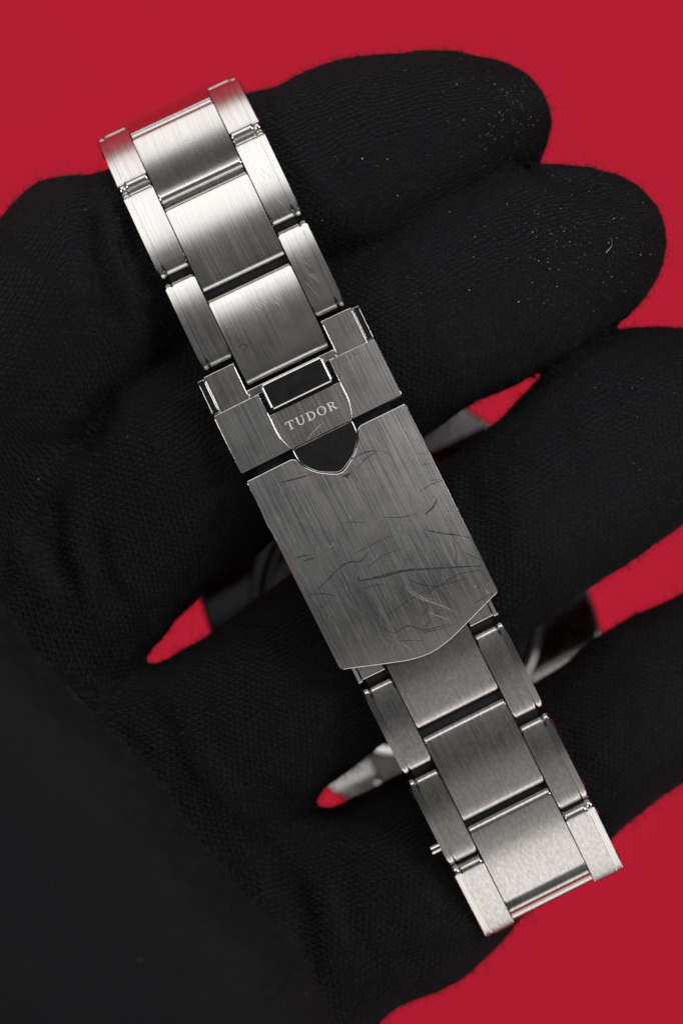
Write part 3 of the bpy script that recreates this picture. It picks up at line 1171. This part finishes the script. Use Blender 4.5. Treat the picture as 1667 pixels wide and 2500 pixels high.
def surface_nets(F, h_, org):
    nx, ny, nz_ = F.shape
    neg = F < 0
    c_ = np.zeros((nx - 1, ny - 1, nz_ - 1), np.int8)
    for i in (0, 1):
        for j in (0, 1):
            for k_ in (0, 1):
                c_ += neg[i:nx - 1 + i, j:ny - 1 + j, k_:nz_ - 1 + k_]
    act = np.argwhere((c_ > 0) & (c_ < 8))
    idx = np.full(c_.shape, -1, np.int32)
    idx[tuple(act.T)] = np.arange(len(act))
    acc = np.zeros((len(act), 3))
    cnt = np.zeros(len(act))
    corners = [(i, j, k_) for i in (0, 1) for j in (0, 1) for k_ in (0, 1)]
    for a in corners:
        for ax in range(3):
            if a[ax]:
                continue
            b_ = list(a)
            b_[ax] = 1
            fa = F[act[:, 0] + a[0], act[:, 1] + a[1], act[:, 2] + a[2]]
            fb = F[act[:, 0] + b_[0], act[:, 1] + b_[1], act[:, 2] + b_[2]]
            m_ = (fa < 0) != (fb < 0)
            t = np.where(m_, fa / np.where(m_, fa - fb, 1), 0)
            p_ = np.array(a, float)[None, :].repeat(len(act), 0)
            p_[:, ax] += t
            acc += p_ * m_[:, None]
            cnt += m_
    V_ = (act + acc / cnt[:, None]) * h_ + org
    faces_ = []
    for ax in range(3):
        o1, o2 = [(1, 2), (2, 0), (0, 1)][ax]
        sl_a, sl_b = [slice(None)] * 3, [slice(None)] * 3
        sl_a[ax], sl_b[ax] = slice(0, -1), slice(1, None)
        na, nb = neg[tuple(sl_a)], neg[tuple(sl_b)]
        e = np.argwhere(na != nb)
        ok = (e[:, o1] > 0) & (e[:, o2] > 0) & (e[:, o1] < F.shape[o1] - 1) & (e[:, o2] < F.shape[o2] - 1)
        e = e[ok]
        flip = ~na[tuple(e.T)]
        q_ = []
        for (p1, p2) in ((0, 0), (1, 0), (1, 1), (0, 1)):
            ee = e.copy()
            ee[:, o1] -= p1
            ee[:, o2] -= p2
            q_.append(idx[tuple(ee.T)])
        q_ = np.stack(q_, 1)
        q_[flip] = q_[flip][:, ::-1]
        faces_.append(q_)
    return V_, np.vstack(faces_)


HS = 0.62
lo = np.array([-66.0, -112.0, -48.0])
hi = np.array([60.0, 52.0, 40.0])
nn = np.ceil((hi - lo) / HS).astype(int)
# coarse pass to find where the surface is, fine pass only there
CS = 8
cn = np.ceil(nn / CS).astype(int) + 1
cg = np.stack(np.meshgrid(*[lo[i] + (np.arange(cn[i]) + 0.5) * CS * HS for i in range(3)], indexing='ij'), -1).reshape(-1, 3)
cd = hand_field(cg).reshape(cn)
F = np.full(tuple(cn * CS), 5.0, np.float32)
blk = np.argwhere(np.abs(cd) < CS * HS * 0.87 + 2.5)
F[:] = np.where(np.kron(cd, np.ones((CS, CS, CS), np.float32)) < 0, -5, 5).astype(np.float32)
loc_ = np.stack(np.meshgrid(*[np.arange(CS)] * 3, indexing='ij'), -1).reshape(-1, 3)
for ch_ in np.array_split(blk, max(1, len(blk) // 600)):
    gi = (ch_[:, None, :] * CS + loc_[None]).reshape(-1, 3)
    F[tuple(gi.T)] = hand_field(lo + gi * HS).astype(np.float32)
F = F[:nn[0], :nn[1], :nn[2]]
# close the wrist end at the edge of the volume
F[:, 0, :] = np.abs(F[:, 0, :]) + 0.01
HVt, HF = surface_nets(F, HS, lo)
del F

# knit coordinates: along the finger, round the finger
best = np.full(len(HVt), 1e9)
knit = np.zeros((len(HVt), 3), np.float32)
for j, nme in enumerate(['index', 'middle', 'ring', 'little']):
    A, rd = chain3(CH_F[nme])
    d, a_, g_ = chain_dist(HVt, A, rd)
    m_ = d < best
    knit[m_] = np.stack([a_, g_ * 9.5 + 0.06 * a_ * (1 if j < 2 else -1), np.zeros_like(a_)], 1)[m_]
    best = np.minimum(best, d)
A, rd = chain3(THUMB)
d, a_, g_ = chain_dist(HVt, A, rd)
m_ = d < best
knit[m_] = np.stack([a_, g_ * 14, np.zeros_like(a_)], 1)[m_]
best = np.minimum(best, d)
dpalm = np.min([chain_dist(HVt, *chain3(c_))[0] for c_ in PALM], axis=0)
m_ = dpalm < best - 0.2
ca_, sa_ = math.cos(R(68)), math.sin(R(68))
Xk = HVt[:, 0] * ca_ - HVt[:, 1] * sa_ + 0.3 * HVt[:, 2]
Yk = HVt[:, 0] * sa_ + HVt[:, 1] * ca_ + 1.5 * np.sin(HVt[:, 1] * 0.1)
knit[m_] = np.stack([Xk, Yk + 0.8 * HVt[:, 2], np.zeros_like(Xk)], 1)[m_].astype(np.float32)

HVt = HVt + rng.normal(0, 0.035, HVt.shape)
me = bpy.data.meshes.new('glove')
me.vertices.add(len(HVt))
me.vertices.foreach_set('co', (HVt * MM).astype(np.float32).ravel())
me.loops.add(HF.size)
me.loops.foreach_set('vertex_index', HF.astype(np.int32).ravel())
me.polygons.add(len(HF))
me.polygons.foreach_set('loop_start', np.arange(0, HF.size, 4, dtype=np.int32))
me.update(calc_edges=True)
me.validate()
me.polygons.foreach_set('use_smooth', [True] * len(me.polygons))
at_ = me.attributes.new('knit', 'FLOAT_VECTOR', 'POINT')
at_.data.foreach_set('vector', knit.ravel())
me.materials.append(KNIT)
glove = bpy.data.objects.new('gloved_hand', me)
COL.objects.link(glove)
tag(glove, 'hand in a black knitted cotton glove, four fingers spread through the bracelet loop', 'hand')

# ---- loose fibres standing off the cloth
fa = HF[rng.integers(0, len(HF), 260000)]
cen = HVt[fa].mean(1)
nrm = np.cross(HVt[fa[:, 2]] - HVt[fa[:, 0]], HVt[fa[:, 3]] - HVt[fa[:, 1]])
nrm /= np.linalg.norm(nrm, axis=1)[:, None] + 1e-9
vis = (nrm[:, 2] > -0.35) & (np.abs(cen[:, 0]) < 42) & (np.abs(cen[:, 1]) < 58)
cen, nrm = cen[vis], nrm[vis]
sel = rng.permutation(len(cen))[:42000]
cen, nrm = cen[sel], nrm[sel]
jit = rng.normal(0, 0.30, cen.shape)
jit -= nrm * (jit * nrm).sum(1)[:, None]
base = cen + jit - nrm * 0.05
ln = rng.gamma(2.0, 0.24, len(base)).clip(0.12, 2.2)
tan_ = rng.normal(0, 1, base.shape)
tan_ -= nrm * (tan_ * nrm).sum(1)[:, None]
tan_ /= np.linalg.norm(tan_, axis=1)[:, None]
tan2 = np.cross(nrm, tan_)
lean = rng.uniform(0.35, 1.5, len(base))[:, None]
curl = rng.normal(0, 0.55, len(base))[:, None]
ps = []
for t in (0, 0.33, 0.66, 1.0):
    ps.append(base + ln[:, None] * (nrm * (t - 0.45 * t * t) * 0.9 + tan_ * lean * t * 0.75 + tan2 * curl * t * t))
wdt = rng.uniform(0.009, 0.024, len(base))[:, None]
vs = []
for i, p_ in enumerate(ps):
    sd = tan2 + nrm * 0.4
    f_ = wdt * (1.0 if i < 3 else 0.35)
    vs += [p_ - sd * f_, p_ + sd * f_]
vs = np.stack(vs, 1).reshape(-1, 3)
b0 = (np.arange(len(base)) * 8)[:, None]
qf = np.concatenate([b0 + np.array([[2 * i, 2 * i + 1, 2 * i + 3, 2 * i + 2]]) for i in range(3)], 0)


def quads_obj(name, vs_, qf_, m_, parent):
    me_ = bpy.data.meshes.new(name)
    me_.vertices.add(len(vs_))
    me_.vertices.foreach_set('co', (vs_ * MM).astype(np.float32).ravel())
    me_.loops.add(qf_.size)
    me_.loops.foreach_set('vertex_index', qf_.astype(np.int32).ravel())
    me_.polygons.add(len(qf_))
    me_.polygons.foreach_set('loop_start', np.arange(0, qf_.size, 4, dtype=np.int32))
    me_.update(calc_edges=True)
    me_.materials.append(m_)
    o = bpy.data.objects.new(name, me_)
    COL.objects.link(o)
    o.parent = parent
    o['kind'] = 'stuff'
    return o


quads_obj('cotton_fuzz', vs, qf, FUZZ, glove)

# longer stray fibres and pilling, thickest where the cloth turns away at the outline
fa = HF[rng.integers(0, len(HF), 160000)]
cen = HVt[fa].mean(1)
nrm = np.cross(HVt[fa[:, 2]] - HVt[fa[:, 0]], HVt[fa[:, 3]] - HVt[fa[:, 1]])
nrm /= np.linalg.norm(nrm, axis=1)[:, None] + 1e-9
clump = np.sin(1.9 * cen[:, 0] + 2 * np.sin(1.3 * cen[:, 1])) * np.sin(1.7 * cen[:, 1] + 2 * np.sin(1.1 * cen[:, 2] + 0.8 * cen[:, 0]))
vis = (nrm[:, 2] > -0.3) & (np.abs(cen[:, 0]) < 42) & (np.abs(cen[:, 1]) < 58) & (rng.random(len(cen)) < 0.03 + 0.62 * (np.abs(nrm[:, 2]) < 0.35) * (0.5 + 0.5 * clump))
base, nrm = cen[vis] - nrm[vis] * 0.05, nrm[vis]
ln = rng.gamma(3.0, 0.26, len(base)).clip(0.3, 2.2)[:, None]
dirs = nrm * rng.uniform(0.3, 1.0, len(base))[:, None] + rng.normal(0, 0.45, base.shape)
dirs /= np.linalg.norm(dirs, axis=1)[:, None]
crl = np.cross(dirs, rng.normal(0, 1, base.shape))
sdv = np.cross(dirs, (0, 0, 1.0)) + rng.normal(0, 0.1, base.shape)
sdv /= np.linalg.norm(sdv, axis=1)[:, None]
wdt = rng.uniform(0.010, 0.022, len(base))[:, None]
vs = []
for i, t in enumerate((0, 0.33, 0.66, 1.0)):
    p_ = base + ln * (dirs * t + crl * 0.55 * t * t)
    f_ = wdt * (1.0 if i < 3 else 0.3)
    vs += [p_ - sdv * f_, p_ + sdv * f_]
vs = np.stack(vs, 1).reshape(-1, 3)
b0 = (np.arange(len(base)) * 8)[:, None]
qf = np.concatenate([b0 + np.array([[2 * i, 2 * i + 1, 2 * i + 3, 2 * i + 2]]) for i in range(3)], 0)
quads_obj('stray_fibres', vs, qf, FUZZ, glove)

# ---- pale lint, thickest on the two upper fingertips
pts_, nrms = [], []
spots = [(1190, 250, 55, 85, 60), (1180, 200, 60, 40, 30), (1330, 560, 90, 90, 75), (1290, 520, 50, 60, 35), (1480, 560, 45, 90, 40), (1150, 300, 120, 90, 45), (1100, 640, 200, 140, 40), (1330, 420, 130, 40, 22), (1450, 900, 120, 120, 25), (850, 330, 260, 160, 35), (700, 1900, 600, 500, 26), (200, 800, 200, 400, 10)]
tri_c = HVt[HF].mean(1)
tri_n = np.cross(HVt[HF[:, 2]] - HVt[HF[:, 0]], HVt[HF[:, 3]] - HVt[HF[:, 1]])
tri_n /= np.linalg.norm(tri_n, axis=1)[:, None] + 1e-9
okf = (tri_n[:, 2] > 0.05)
tc_, tn_ = tri_c[okf], tri_n[okf]
fscale = DIST / (DIST - tc_[:, 2])
sx_ = (tc_[:, 0] * fscale * 24 + 833.5) * 0.9406
sy_ = (1250 - tc_[:, 1] * fscale * 24) * 0.9406
for (cx_, cy_, dx_, dy_, n_) in spots:
    for _ in range(int(n_ * 1.2)):
        tx, ty = rng.normal(cx_, dx_), rng.normal(cy_, dy_)
        i = np.argmin((sx_ - tx)**2 + (sy_ - ty)**2 - 30 * tc_[:, 2])
        if abs(sx_[i] - tx) + abs(sy_[i] - ty) > 26:
            continue
        jt = rng.uniform(-0.4, 0.4, 3)
        pts_.append(tc_[i] + tn_[i] * 0.10 + jt - tn_[i] * (jt @ tn_[i]))
        nrms.append(tn_[i])
vs, qf = [], []
for p_, n_ in zip(pts_, nrms):
    t1 = np.cross(n_, rng.normal(0, 1, 3))
    t1 /= np.linalg.norm(t1)
    t2 = np.cross(n_, t1)
    if rng.random() < 0.015:
        L_, W_ = rng.uniform(0.35, 0.9), 0.014
    else:
        L_ = rng.uniform(0.015, 0.045) * (1 + 1.2 * rng.random()**5)
        W_ = L_ * rng.uniform(0.4, 0.9)
    i0 = len(vs)
    bow = n_ * L_ * 0.25 + t2 * rng.normal(0, 0.25) * L_
    vs += [p_ - t1 * L_ - t2 * W_ * 0.4, p_ - t1 * L_ * 0.8 + t2 * W_ * 0.6, p_ + bow - t2 * W_, p_ + bow + t2 * W_, p_ + t1 * L_ - t2 * W_ * 0.3, p_ + t1 * L_ + t2 * W_ * 0.5]
    qf += [(i0, i0 + 1, i0 + 3, i0 + 2), (i0 + 2, i0 + 3, i0 + 5, i0 + 4)]
quads_obj('pale_lint', np.array(vs), np.array(qf), LINT, glove)
